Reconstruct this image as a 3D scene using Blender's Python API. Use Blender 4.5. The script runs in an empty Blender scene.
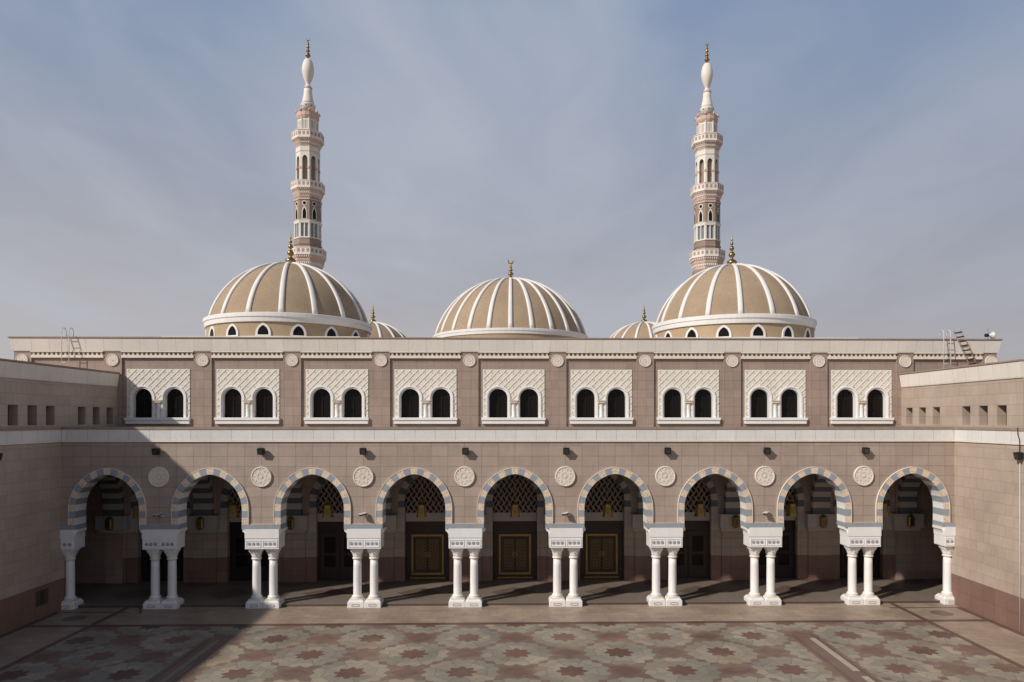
import bpy, math, random
from math import sin, cos, pi, radians, sqrt, atan2, acos, asin
random.seed(7)
S = bpy.context.scene
COL = S.collection

# ------------------------------------------------------------------ camera
F_PX = 706.0; CAM_D = 35.12; CAM_Z = 9.35; YAW = radians(1.24)
cam_d = bpy.data.cameras.new('camera'); cam = bpy.data.objects.new('camera', cam_d); COL.objects.link(cam)
cam.location = (0, -CAM_D, CAM_Z); cam.rotation_euler = (radians(90), 0, -YAW)
cam_d.sensor_width = 36; cam_d.lens = F_PX / 1024 * 36
cam_d.shift_x = (512 - 529.3) / 1024; cam_d.shift_y = (419 - 341) / 1024
cam_d.clip_end = 6000; cam_d.clip_start = 0.1
S.camera = cam
S.view_settings.view_transform = 'Standard'; S.view_settings.look = 'None'
S.view_settings.gamma = 1; S.view_settings.use_curve_mapping = False
S.view_settings.exposure = 0.22
S.cycles.max_bounces = 8; S.cycles.diffuse_bounces = 5

# ------------------------------------------------------------------ light
SUN_DIR = (1.4, 1.0, -1.22)
el = math.atan2(1.22, sqrt(1.4**2 + 1)); az = math.atan2(-1.4, -1.0)

# tiny expression wrapper for shader maths
class E:
    nt = None
    def __init__(s, sock): s.s = sock
    @staticmethod
    def op(name, *a):
        n = E.nt.nodes.new('ShaderNodeMath'); n.operation = name
        for i, v in enumerate(a):
            if isinstance(v, E): E.nt.links.new(v.s, n.inputs[i])
            else: n.inputs[i].default_value = float(v)
        return E(n.outputs[0])
    def __add__(s, o): return E.op('ADD', s, o)
    __radd__ = __add__
    def __sub__(s, o): return E.op('SUBTRACT', s, o)
    def __rsub__(s, o): return E.op('SUBTRACT', o, s)
    def __mul__(s, o): return E.op('MULTIPLY', s, o)
    __rmul__ = __mul__
    def __truediv__(s, o): return E.op('DIVIDE', s, o)
    def __lt__(s, o): return E.op('LESS_THAN', s, o)
    def __gt__(s, o): return E.op('GREATER_THAN', s, o)
def rnd(a): return E.op('ROUND', a)
def eabs(a): return E.op('ABSOLUTE', a)
def emin(a, b): return E.op('MINIMUM', a, b)
def emax(a, b): return E.op('MAXIMUM', a, b)
def link(a, b): E.nt.links.new(a.s if isinstance(a, E) else a, b)
def mixc(f, a, b, mode='MIX'):
    n = E.nt.nodes.new('ShaderNodeMix'); n.data_type = 'RGBA'; n.blend_type = mode
    if isinstance(f, (E,)) or hasattr(f, 'is_linked'): link(f, n.inputs[0])
    else: n.inputs[0].default_value = f
    for v, i in ((a, 6), (b, 7)):
        if isinstance(v, tuple): n.inputs[i].default_value = (*v[:3], 1)
        else: link(v, n.inputs[i])
    return n.outputs[2]
def noise(scale, detail=4, rough=.55, vec=None, dist=0):
    n = E.nt.nodes.new('ShaderNodeTexNoise'); n.inputs['Scale'].default_value = scale
    n.inputs['Detail'].default_value = detail; n.inputs['Roughness'].default_value = rough
    n.inputs['Distortion'].default_value = dist
    if vec is not None: link(vec, n.inputs['Vector'])
    return E(n.outputs['Fac'])
def ramp(f, *stops):
    n = E.nt.nodes.new('ShaderNodeValToRGB'); link(f, n.inputs[0]); cr = n.color_ramp
    while len(cr.elements) < len(stops): cr.elements.new(.5)
    for e, (p, c) in zip(cr.elements, stops):
        e.position = p; e.color = (*c[:3], 1) if isinstance(c, tuple) else (c, c, c, 1)
    return n.outputs[0]
def remap(f, a, b, c, d):
    n = E.nt.nodes.new('ShaderNodeMapRange'); link(f, n.inputs[0])
    for i, v in enumerate((a, b, c, d)): n.inputs[i+1].default_value = v
    return E(n.outputs[0])
def comb(x, y, z=0):
    n = E.nt.nodes.new('ShaderNodeCombineXYZ')
    for i, v in enumerate((x, y, z)):
        if isinstance(v, E): link(v, n.inputs[i])
        else: n.inputs[i].default_value = v
    return n.outputs[0]
def position():
    g = E.nt.nodes.new('ShaderNodeNewGeometry'); s = E.nt.nodes.new('ShaderNodeSeparateXYZ')
    link(g.outputs['Position'], s.inputs[0])
    return E(s.outputs[0]), E(s.outputs[1]), E(s.outputs[2]), g.outputs['Position']

W = bpy.data.worlds.new('World'); S.world = W; W.use_nodes = True
E.nt = W.node_tree; E.nt.nodes.clear()
sky = E.nt.nodes.new('ShaderNodeTexSky'); sky.sky_type = 'NISHITA'; sky.sun_disc = False
sky.sun_elevation = el; sky.sun_rotation = az % (2*pi)
sky.air_density = 1.3; sky.dust_density = 2.0; sky.ozone_density = 2.0; sky.altitude = 300
tc = E.nt.nodes.new('ShaderNodeTexCoord'); sp = E.nt.nodes.new('ShaderNodeSeparateXYZ')
link(tc.outputs['Generated'], sp.inputs[0])
dx, dy, dz = E(sp.outputs[0]), E(sp.outputs[1]), E(sp.outputs[2])
dzc = emax(dz, .03)
# thin cirrus sheet far above: project the view direction on a high plane
cx = dx / (dzc + .12); cy = dy / (dzc + .12)
v1 = comb(cx * .95 + cy * .15 + .35, cy * .42 - cx * .30, 7.9)
c1 = noise(.9, 5, .48, v1, .7)
c2 = noise(3.0, 5, .55, comb(cx * 1.1 + cy * .3, cy * .6 - cx * .5, 8.1), 1.0)
cl = remap(c1 * .82 + c2 * .18, .40, .64, 0, 1)
cl = E.op('MULTIPLY', cl, remap(dz, .02, .25, .5, 1.0))
pd = dx * -.07 + dy * .89 + dz * .44
cl = emin(cl * remap(dx, -.1, .45, .95, .60) + remap(pd, .955, 1.0, 0, .75), 1.0)
hz = E.op('POWER', remap(dz, 0.02, .50, 1.0, 0.0), .95)          # dusty air low down
zen = mixc(remap(dz, .50, .85, 0, 1), (1.72, 2.42, 3.75), (.55, .75, 1.2))
base = mixc(.85, sky.outputs[0], zen)
lowc = mixc(remap(dx, -.5, .6, 0, 1), (4.45, 4.10, 3.90), (3.60, 3.36, 3.42))
col = mixc(hz * .97, base, lowc)
col = mixc(E.op('MULTIPLY', cl * .75, remap(dz, .50, .8, 1, .3)), col, (4.1, 4.35, 4.95))
bg = E.nt.nodes.new('ShaderNodeBackground'); link(col, bg.inputs[0]); bg.inputs[1].default_value = 0.10
wo = E.nt.nodes.new('ShaderNodeOutputWorld'); link(bg.outputs[0], wo.inputs[0])

sl = bpy.data.lights.new('sun', 'SUN'); so = bpy.data.objects.new('sun', sl); COL.objects.link(so)
sl.energy = 3.3; sl.angle = radians(1.4); sl.color = (1.0, .935, .85)
from mathutils import Vector
so.rotation_euler = Vector(SUN_DIR).to_track_quat('-Z', 'Y').to_euler()
so.location = (-40, -40, 50)

# ------------------------------------------------------------------ materials
def mat(name, color=None, rough=.7, metal=0, spec=.4):
    m = bpy.data.materials.new(name); m.use_nodes = True; E.nt = m.node_tree
    b = E.nt.nodes['Principled BSDF']; b.inputs['Roughness'].default_value = rough
    b.inputs['Metallic'].default_value = metal
    b.inputs['Specular IOR Level'].default_value = spec
    if color: b.inputs['Base Color'].default_value = (*color, 1)
    return m, b
def bump(b, h, strength=.3, dist=.01):
    n = E.nt.nodes.new('ShaderNodeBump'); link(h, n.inputs['Height'])
    n.inputs['Strength'].default_value = strength; n.inputs['Distance'].default_value = dist
    link(n.outputs[0], b.inputs['Normal'])
def tile_mat(name, c1, c2, joint, bw, rh, off=0.0, u0=.05, z0=0., mortar=.011, rough=.55, stain=.13, axis='xy'):
    m, b = mat(name, rough=rough)
    x, y, z, P = position()
    u = ((x + y) if axis == 'xy' else x if axis == 'x' else y) - u0
    v = comb(u, z - z0)
    br = E.nt.nodes.new('ShaderNodeTexBrick'); link(v, br.inputs['Vector'])
    br.offset = off; br.squash = 1
    br.inputs['Scale'].default_value = 1; br.inputs['Brick Width'].default_value = bw
    br.inputs['Row Height'].default_value = rh; br.inputs['Mortar Size'].default_value = mortar
    br.inputs['Mortar Smooth'].default_value = .3
    br.inputs['Color1'].default_value = (*c1, 1); br.inputs['Color2'].default_value = (*c2, 1)
    br.inputs['Mortar'].default_value = (*joint, 1)
    n1 = noise(34, 3, .7, P); n2 = noise(.55, 5, .6, P); n3 = noise(3, 4, .6, comb(u * 2.2, z * .35))
    c = mixc(1.0, br.outputs['Color'], ramp(n1, (.25, .86), (.75, 1.12)), 'MULTIPLY')
    c = mixc(1.0, c, ramp(n2, (.3, 1 - stain), (.72, 1 + stain * .6)), 'MULTIPLY')
    c = mixc(.6, c, ramp(n3, (.3, 1 - stain), (.6, 1.02)), 'MULTIPLY')
    wnn = E.nt.nodes.new('ShaderNodeTexWhiteNoise'); wnn.noise_dimensions = '2D'
    row = E.op('FLOOR', (z - z0) / rh)
    link(comb(E.op('FLOOR', u / bw - E.op('FLOORED_MODULO', row, 2.0) * (1.0 if off else 0.0) * -.5), row), wnn.inputs['Vector'])
    c = mixc(1.0, c, ramp(E(wnn.outputs[0]), (0, (.965, .96, .955)), (.5, (1, 1, 1)), (1, (1.02, 1.03, 1.03))), 'MULTIPLY')
    link(c, b.inputs['Base Color'])
    bump(b, E(br.outputs['Fac']) * -1.0, .35, .008)
    return m
def plain(name, c, var=.1, scale=2., rough=.6, metal=0, spec=.4, streak=0.0, streakcol=(.5, .42, .34)):
    m, b = mat(name, rough=rough, metal=metal, spec=spec)
    x, y, z, P = position()
    n1 = noise(scale, 5, .6, P); n2 = noise(scale * 14, 3, .6, P)
    cc = mixc(1.0, c, ramp(n1, (.3, 1 - var), (.7, 1 + var * .5)), 'MULTIPLY')
    cc = mixc(1.0, cc, ramp(n2, (.3, 1 - var * .5), (.7, 1 + var * .3)), 'MULTIPLY')
    if streak:
        n3 = noise(2.4, 5, .65, comb((x + y) * 2.5, z * .3, x * .7))
        cc = mixc(E.op('MULTIPLY', remap(n3, .52, .75, 0, 1), streak), cc, streakcol)
    link(cc, b.inputs['Base Color'])
    bump(b, n2, .15, .01)
    return m
M = {}
TA, TB = (.415, .330, .272), (.378, .296, .243)
JO = (.225, .168, .138)
M['granite'] = tile_mat('granite_front', TA, TB, JO, 5/6, .5, 0)
M['granite_side'] = tile_mat('granite_side', (.465, .372, .302), (.425, .335, .272), (.32, .245, .20), 1.0, .5, .5, u0=.0)
M['granite_up'] = tile_mat('granite_upper', (.365, .272, .224), (.330, .245, .203), JO, 1.0, .5, 0, u0=.55, z0=.05)
M['granite_pil'] = tile_mat('granite_pilaster', (.375, .279, .228), (.330, .244, .202), JO, .5, .5, 0, u0=.05, z0=.05)
M['skirt'] = tile_mat('granite_red', (.235, .140, .108), (.210, .122, .095), (.13, .08, .062), 5/6, .76, 0, mortar=.01)
for _n, _a in (('parapet', 'x'), ('parapet_side', 'y')):
    M[_n] = tile_mat('pale_stone_' + _a, (.755, .695, .63), (.725, .665, .60), (.48, .39, .32), 1.0, 50.0, 0, u0=.05, z0=-.5, mortar=.009, stain=.07, axis=_a)
M['band'] = tile_mat('white_stone_band', (.725, .70, .67), (.695, .67, .638), (.42, .36, .31), 1.0, 50.0, 0, u0=.05, z0=-.5, mortar=.010, stain=.08)
M['riser'] = plain('dark_riser', (.09, .06, .048), .1)
M['inwhite'] = plain('inner_plaster', (.44, .405, .365), .1)  # white marble darkened in colour for the arcade's interior shade
M['inblue'] = plain('inner_blue', (.11, .125, .15), .1)  # blue stone darkened the same way, interior shade put into its colour
M['coping'] = plain('brown_coping', (.31, .235, .18), .15)
M['groove'] = plain('carved_ground', (.40, .325, .26), .1)  # darker stone tone that paints shade into carved relief
M['medground'] = plain('medallion_ground', (.66, .585, .50), .1)
M['white'] = plain('white_marble', (.80, .78, .755), .05, 1.5, .38, streak=.22, streakcol=(.62, .52, .42))
M['cream'] = plain('cream_stone', (.76, .68, .585), .08, 2, .6, streak=.2)
M['trim'] = plain('cream_trim', (.60, .46, .33), .1)
M['lattice'] = plain('lattice_stone', (.76, .71, .63), .07, 2, .6, streak=.2)
M['blue'] = plain('blue_grey_stone', (.30, .328, .362), .12, 5, .5)
M['stucco'] = plain('dome_stucco', (.362, .266, .176), .16, .35, .85, streak=.6, streakcol=(.275, .20, .135))
M['drum'] = plain('drum_stucco', (.40, .295, .185), .12, .6, .85, streak=.3, streakcol=(.30, .21, .13))
M['ribwhite'] = plain('white_paint', (.74, .715, .69), .06, 1.2, .6, streak=.2)
M['gold'] = plain('gold', (.32, .21, .075), .15, 3, .32, metal=.9)
M['dimgilt'] = plain('dim_gilt', (.27, .17, .055), .2, 5, .5, metal=.4)
M['brass'] = plain('brass_dull', (.32, .21, .06), .2, 5, .42, metal=.75)
M['wood'] = plain('dark_wood', (.035, .018, .012), .2, 3, .4)
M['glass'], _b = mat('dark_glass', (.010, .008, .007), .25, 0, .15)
M['black'], _b = mat('black_metal', (.012, .013, .013), .4)
M['lens'], _b = mat('lamp_glass', (.035, .042, .038), .2, 0, .8)
M['alu'] = plain('painted_metal', (.62, .60, .57), .08, 5, .4)
M['grey'] = plain('grey_metal', (.12, .12, .12), .12, 5, .5)
M['oldwood'] = plain('old_wood', (.36, .24, .14), .2, 8, .8)
M['darkrung'] = plain('dark_rung', (.05, .035, .03), .2, 8, .8)
M['roof'] = plain('roof_screed', (.42, .37, .31), .15, .5, .9)
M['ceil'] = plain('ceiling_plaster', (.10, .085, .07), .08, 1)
M['screen'] = plain('screen_stone', (.30, .235, .19), .1, 4)
M['minwhite'] = plain('minaret_white', (.74, .695, .63), .08, .5, .7, streak=.2)
M['minpink'] = plain('minaret_pink', (.60, .43, .36), .1, .6, .75)
M['minrose'] = plain('minaret_rose', (.43, .275, .225), .1, .8, .75)
M['minbrown'] = plain('minaret_brown', (.30, .218, .172), .1, .5, .75)
M['minglass'], _b = mat('minaret_glass', (.20, .23, .25), .2, 0, .5)
M['sand'] = plain('sand', (.36, .29, .215), .2, .02, .95)

# ornate cream voussoir: small carved interlace in terracotta on cream
m, b = mat('ornate_stone', rough=.6); x, y, z, P = position()
vo = E.nt.nodes.new('ShaderNodeTexVoronoi'); vo.feature = 'DISTANCE_TO_EDGE'; vo.inputs['Scale'].default_value = 11
vo.inputs['Randomness'].default_value = .55
link(comb(x, z), vo.inputs['Vector'])
f = remap(E(vo.outputs['Distance']), .05, .16, 0, 1)
n = noise(3, 4, .6, P)
c = mixc(f, (.58, .42, .28), (.76, .65, .52))
c = mixc(1., c, ramp(n, (.3, .9), (.7, 1.05)), 'MULTIPLY')
link(c, b.inputs['Base Color']); bump(b, f, .4, .01); M['ornate'] = m

# arcade floor and courtyard paving
def stone_var(P, c, amt=.2):
    c = mixc(1., c, ramp(noise(.5, 5, .6, P), (.3, 1 - amt), (.7, 1 + amt * .6)), 'MULTIPLY')
    c = mixc(1., c, ramp(noise(7, 4, .7, P), (.25, 1 - amt * .6), (.75, 1 + amt * .5)), 'MULTIPLY')
    return c
m, b = mat('court_paving', rough=.5, spec=.3); x, y, z, P = position()
wob = noise(1.3, 3, .5, P) * .08 - .04
xs, ys = -6.05, -4.88
p = (x + wob - xs) / 2.05; q = (y - wob - ys) / 2.05
a = (p + q) * .5; bb = (p - q) * .5
ra, rb = rnd(a), rnd(bb); fa, fb = a - ra, bb - rb
lx = (fa + fb) * 2.05; ly = (fa - fb) * 2.05
r = E.op('SQRT', lx * lx + ly * ly); th = E.op('ARCTAN2', ly, lx)
def tri(t, k, ph=0.):        # triangle wave 0..1 with k periods round the circle
    return E.op('PINGPONG', (t + pi + ph) * (k / pi), 1.0)
t8 = tri(th, 8); t16 = tri(th, 16)
wj = noise(5, 2, .5, P)
Rf = t8 * .08 + t16 * .17 + wj * .18 + 1.18
Rs = tri(th, 8) * -.20 + .62
sec = E.op('FLOOR', (th + pi) * (8 / (2 * pi)) + .5)
ring = (r > .98)
wn = E.nt.nodes.new('ShaderNodeTexWhiteNoise'); wn.noise_dimensions = '3D'
link(comb(ra * 3.1 + sec * .37, rb * 2.3, ring * 1.7), wn.inputs[0]); wv = E(wn.outputs[0])
wn2 = E.nt.nodes.new('ShaderNodeTexWhiteNoise'); link(comb(ra, rb, 5.5), wn2.inputs[0]); wv2 = E(wn2.outputs[0])
grey = ramp(wv, (0, (.25, .218, .175)), (.4, (.285, .253, .206)), (.75, (.32, .282, .226)), (1, (.37, .31, .23)))
red = ramp(noise(1.2, 6, .65, comb(x * .5, y * 1.6)), (.3, (.165, .107, .086)), (.5, (.215, .143, .115)), (.72, (.285, .20, .16)))
star = ramp(wv2, (0, (.13, .070, .057)), (1, (.195, .115, .092)))
# petal joints
tj = E.op('PINGPONG', (th + pi) * (8 / pi) + 1.0, 1.0)
jl = (tj * r < .04) * (r > .6)
jr = (eabs(r - (t8 * .12 + .92)) < .012)
c = mixc(r < Rf, red, grey)
c = mixc(r < Rs, c, star)
jo = emin(jl + jr, 1.0) * (r < Rf) * (r > Rs)
c = mixc(jo * .6, c, (.12, .085, .07))
edge = (eabs(r - Rf) < .014)
c = mixc(edge * .55, c, (.11, .07, .06))
# red cross cells get a darker diamond
sxx = eabs(eabs(lx) - 2.05); d1 = sxx + eabs(ly); d2 = eabs(lx) + eabs(eabs(ly) - 2.05)
dia = (emin(d1, d2) < .60)
c = mixc(dia * .42, c, (.14, .075, .06))
yel = remap(noise(.45, 4, .6, P), .52, .7, 0, .45)
c = mixc(yel, c, (.30, .21, .12))
# stripes beside the drains
sd = eabs(eabs(x) - 12.5)
str_ = (sd < .62) * (y < -4.7)
c = mixc(str_, c, mixc((eabs(sd - .42) < .08), (.215, .145, .118), (.175, .108, .088)))
# borders and pink outer strip
ax = eabs(x)
pink = mixc(noise(1.4, 4, .6, P), (.28, .212, .165), (.41, .322, .25))
br = E.nt.nodes.new('ShaderNodeTexBrick'); link(comb(x, y), br.inputs['Vector']); br.offset = .5
br.inputs['Scale'].default_value = 1; br.inputs['Brick Width'].default_value = .8; br.inputs['Row Height'].default_value = .4
br.inputs['Mortar Size'].default_value = .012
br.inputs['Color1'].default_value = (.88, .88, .88, 1); br.inputs['Color2'].default_value = (1.1, 1.06, 1.04, 1); br.inputs['Mortar'].default_value = (.72, .68, .66, 1)
pink = mixc(1., pink, br.outputs['Color'], 'MULTIPLY')
outer = emax((ax > 19.15), (y > -2.72))
c = mixc(outer, c, pink)
dar = (.120, .066, .054)
bl = emax((eabs(ax - 19.15) < .14), (eabs(y + 2.80) < .17))
bl = emax(bl, (eabs(y + .55) < .08) * (ax > 18.6)); bl = emax(bl, (eabs(ax - 22.05) < .16) * (y < -.5))
c = mixc(bl * .9, c, dar)
cr = E.op('SQRT', (ax - 20.6) * (ax - 20.6) + (y + 1.55) * (y + 1.55) * 1.0)
c = mixc((cr < .5) * .7, c, dar)
c = stone_var(P, c, .20)
c = mixc(1., c, ramp(noise(.12, 4, .6, P), (.3, .86), (.7, 1.1)), 'MULTIPLY')
link(c, b.inputs['Base Color']); bump(b, noise(20, 3, .6, P), .1, .01)
M['court'] = m
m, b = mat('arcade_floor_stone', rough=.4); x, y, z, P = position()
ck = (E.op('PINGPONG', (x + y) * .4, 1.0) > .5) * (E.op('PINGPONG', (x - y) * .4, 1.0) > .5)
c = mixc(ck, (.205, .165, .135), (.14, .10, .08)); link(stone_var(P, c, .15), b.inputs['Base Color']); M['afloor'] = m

# ------------------------------------------------------------------ mesh helpers
class MB:
    def __init__(s): s.v = []; s.f = []; s.m = []; s.mats = []; s.sm = []
    def mi(s, k):
        if k not in s.mats: s.mats.append(k)
        return s.mats.index(k)
    def face(s, pts, k, smooth=False):
        n = len(s.v); s.v += [tuple(p) for p in pts]; s.f.append(tuple(range(n, n + len(pts)))); s.m.append(s.mi(k)); s.sm.append(smooth)
    def box(s, x0, x1, y0, y1, z0, z1, k, skip=''):
        n = len(s.v); s.v += [(x, y, z) for z in (z0, z1) for y in (y0, y1) for x in (x0, x1)]
        for t, f in (('b', (0, 2, 3, 1)), ('t', (4, 5, 7, 6)), ('f', (0, 1, 5, 4)), ('k', (2, 6, 7, 3)), ('l', (0, 4, 6, 2)), ('r', (1, 3, 7, 5))):
            if t in skip: continue
            s.f.append(tuple(n + i for i in f)); s.m.append(s.mi(k)); s.sm.append(False)
        return s
    def grid(s, rows, k, closed=True, smooth=True):     # rows of equal-length point rings
        n = len(s.v); L = len(rows[0])
        for r_ in rows: s.v += [tuple(p) for p in r_]
        for i in range(len(rows) - 1):
            for j in range(L if closed else L - 1):
                j2 = (j + 1) % L
                s.f.append((n + i*L + j, n + i*L + j2, n + (i+1)*L + j2, n + (i+1)*L + j)); s.m.append(s.mi(k)); s.sm.append(smooth)
    def lathe(s, prof, cx, cy, k, n=24, smooth=True, ph=0., cap=True, sq=None):
        rows = [[(cx + r_ * cos(ph + 2*pi*i/n), cy + r_ * sin(ph + 2*pi*i/n), z_) for i in range(n)] for r_, z_ in prof]
        s.grid(rows, k, True, smooth)
        if cap:
            if prof[-1][0] > 1e-3: s.face(rows[-1], k)
            if prof[0][0] > 1e-3: s.face(rows[0][::-1], k)
        return s
    def tube(s, pts, r_, k, n=8, smooth=True):
        pts = [Vector(p_) for p_ in pts]; rows = []
        for i, p_ in enumerate(pts):
            d = (pts[min(i+1, len(pts)-1)] - pts[max(i-1, 0)]).normalized()
            u = d.orthogonal().normalized() if i == 0 else (u - d * u.dot(d)).normalized()
            w = d.cross(u)
            rows.append([p_ + (u * cos(2*pi*j/n) + w * sin(2*pi*j/n)) * r_ for j in range(n)])
        s.grid(rows, k, True, smooth); s.face(rows[-1], k); s.face(rows[0][::-1], k)
        return s
    def bar(s, p0, p1, w, y0, y1, k):      # a flat bar in the XZ plane from p0 to p1
        dx_, dz_ = p1[0]-p0[0], p1[1]-p0[1]; L = sqrt(dx_*dx_+dz_*dz_)
        if L < 1e-4: return
        nx, nz = -dz_/L*w/2, dx_/L*w/2
        a_ = [(p0[0]-nx, p0[1]-nz), (p1[0]-nx, p1[1]-nz), (p1[0]+nx, p1[1]+nz), (p0[0]+nx, p0[1]+nz)]
        F = [(q[0], y0, q[1]) for q in a_]; B = [(q[0], y1, q[1]) for q in a_]
        s.face(F, k)
        for i in range(4): s.face([F[i], B[i], B[(i+1) % 4], F[(i+1) % 4]], k)
    def prism(s, outline, y0, y1, k, kside=None):          # XZ outline (counter clockwise seen from -Y) extruded in Y
        F = [(x_, y0, z_) for x_, z_ in outline]; B = [(x_, y1, z_) for x_, z_ in outline]
        s.face(F, k); s.face(B[::-1], k); n = len(F)
        for i in range(n): s.face([F[i], B[i], B[(i+1) % n], F[(i+1) % n]], kside or k)
        return s
    def build(s, name, parent=None, loc=None, bevel=0, rot=0):
        me = bpy.data.meshes.new(name); me.from_pydata(s.v, [], s.f)
        for k in s.mats: me.materials.append(M[k])
        me.polygons.foreach_set('material_index', s.m); me.polygons.foreach_set('use_smooth', s.sm); me.update()
        import bmesh
        b_ = bmesh.new(); b_.from_mesh(me); bmesh.ops.remove_doubles(b_, verts=b_.verts, dist=1e-5)
        bmesh.ops.recalc_face_normals(b_, faces=b_.faces) if s_recalc else None
        b_.to_mesh(me); b_.free()
        o = bpy.data.objects.new(name, me); COL.objects.link(o)
        if loc: o.location = loc
        o.rotation_euler.z = rot
        if parent: o.parent = parent
        if bevel:
            md = o.modifiers.new('bevel', 'BEVEL'); md.width = bevel; md.segments = 2; md.limit_method = 'ANGLE'
        return o
s_recalc = True
def thing(name, label, cat, loc=(0, 0, 0), group=None, rot=0):
    o = bpy.data.objects.new(name, None); COL.objects.link(o); o.location = loc; o.rotation_euler.z = rot
    o.empty_display_size = .3
    return tag(o, label, cat, group)
def tag(o, label, cat=None, group=None):
    o['label'] = label
    if cat: o['category'] = cat
    if group: o['group'] = group
    return o
def struct(o): o['kind'] = 'structure'; return o
def copy_tree(o, parent=None):
    c_ = o.copy(); COL.objects.link(c_)
    if parent: c_.parent = parent
    for ch in [k for k in list(S.objects) if k.parent == o]: copy_tree(ch, c_)
    return c_

XC = .05; BAY = 5.0
bays = [XC + BAY * i for i in range(-4, 5)]
piers = [XC + BAY * (i + .5) for i in range(-4, 4)]
WX = 22.2      # courtyard side walls
ORD = ['leftmost', 'second from left', 'third from left', 'fourth from left', 'central', 'fourth from right', 'third from right', 'second from right', 'rightmost']
def pr(x_, y_, z_):        # projected pixel, for checking only
    vx, vy = x_, y_ + CAM_D
    rr = vx*cos(YAW) - vy*sin(YAW); ff = vx*sin(YAW) + vy*cos(YAW)
    return 529.3 + F_PX*rr/ff, 419 - F_PX*(z_-CAM_Z)/ff

# ------------------------------------------------------------------ ground
g = MB(); g.face([(-2500, -2500, -.03), (2500, -2500, -.03), (2500, 2500, -.03), (-2500, 2500, -.03)], 'sand'); struct(g.build('ground'))
g = MB(); g.face([(-WX, -60, 0), (WX, -60, 0), (WX, .8, 0), (-WX, .8, 0)], 'court'); struct(g.build('courtyard_paving'))
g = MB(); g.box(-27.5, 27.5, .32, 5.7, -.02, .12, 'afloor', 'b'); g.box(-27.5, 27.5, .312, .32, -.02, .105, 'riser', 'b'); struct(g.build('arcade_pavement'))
M['paleslab'] = plain('pale_slab', (.42, .37, .30), .15, 3)
M['drainm'] = plain('drain_metal', (.13, .135, .105), .15, 5)
dr = thing('drain', 'long dark narrow drain channel set in the paving of the shaded left side', 'drain')
g = MB(); g.box(-12.66, -12.34, -40, -5.0, -.02, .006, 'drainm'); g.build('frame', dr)
g = MB()
for k in range(170):
    yy = -5.1 - k * .2
    g.box(-12.61, -12.39, yy - .06, yy + .06, .006, .014, 'coping', 'b')
g.build('grating', dr)
for k, (ya, yb, lab) in enumerate(((-9.2, -5.25, 'long pale strip of stone in red paving, near the arcade'), (-20., -9.75, 'pale strip of stone at the lower right edge, only its far tip in view'))):
    g = MB(); g.box(12.60, 12.84, ya, yb, -.02, .008, 'paleslab'); tag(g.build('paving_strip'), lab, 'paving strip')

# ------------------------------------------------------------------ arches
def arch_fn(w, e, spring, z0):
    """distance along the middle line from the bottom -> point at offset from it; w is the half width of the middle line"""
    R = w + e; al = acos(e / R); vert = spring - z0; half = vert + R * al
    def P(s_, off):
        t = s_ if s_ <= half else 2 * half - s_
        if t <= vert: x_, z_ = -(w + off), z0 + t
        else:
            a_ = (t - vert) / R; x_ = e - (R + off) * cos(a_); z_ = spring + (R + off) * sin(a_)
            if x_ > 0:   # keep within own half near the crown
                x_ = 0; z_ = spring + sqrt(max((R + off)**2 - e*e, 0))
        return (x_ if s_ <= half else -x_, z_)
    return P, half
def outline(w, e, spring, z0, n=16):
    R = w + e; al = acos(e / R)
    L = [(-w, z0)] + [(e - R * cos(al * i / n), spring + R * sin(al * i / n)) for i in range(n + 1)]
    return L + [(-x_, z_) for x_, z_ in L[-2::-1]]
def plate(mb, x0, x1, z0, z1, centers, w, e, spring, y, k, n=16):
    """flat sheet at depth y with arched holes that start at z0"""
    xc = x0
    for c_ in centers:
        mb.face([(xc, y, z0), (c_ - w, y, z0), (c_ - w, y, z1), (xc, y, z1)], k)
        L = outline(w, e, spring, z0, n)[1:-1]
        for (xa, za), (xb, zb) in zip(L[:-1], L[1:]):
            if abs(xb - xa) < 1e-6: continue
            mb.face([(c_ + xa, y, za), (c_ + xb, y, zb), (c_ + xb, y, z1), (c_ + xa, y, z1)], k)
        xc = c_ + w
    mb.face([(xc, y, z0), (x1, y, z0), (x1, y, z1), (xc, y, z1)], k)
def ring(mb, w0, w1, e, spring, z0, y0, y1, blocks, kf, ki, cx=0, sub=3, ribs=None):
    """arch ring between half widths w0 and w1; kf(j)/ki(j) give face and soffit material of block j"""
    wm = (w0 + w1) / 2; d_ = (w1 - w0) / 2
    P, half = arch_fn(wm, e, spring, z0)
    n = 2 * blocks + 1; bl_ = 2 * half / n
    for j in range(n):
        jj = abs(j - blocks)
        pts = [j * bl_ + bl_ * q_ / sub for q_ in range(sub + 1)]
        for a_, b2 in zip(pts[:-1], pts[1:]):
            i0, i1, o0, o1 = P(a_, -d_), P(b2, -d_), P(a_, d_), P(b2, d_)
            f_ = lambda p_, y_: (cx + p_[0], y_, p_[1])
            mb.face([f_(i0, y0), f_(i1, y0), f_(o1, y0), f_(o0, y0)], kf(jj))
            mb.face([f_(i0, y1), f_(o0, y1), f_(o1, y1), f_(i1, y1)], kf(jj))
            mb.face([f_(i0, y0), f_(i0, y1), f_(i1, y1), f_(i1, y0)], ki(jj))
            mb.face([f_(o0, y0), f_(o1, y0), f_(o1, y1), f_(o0, y1)], kf(jj))
    return P, half

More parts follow.
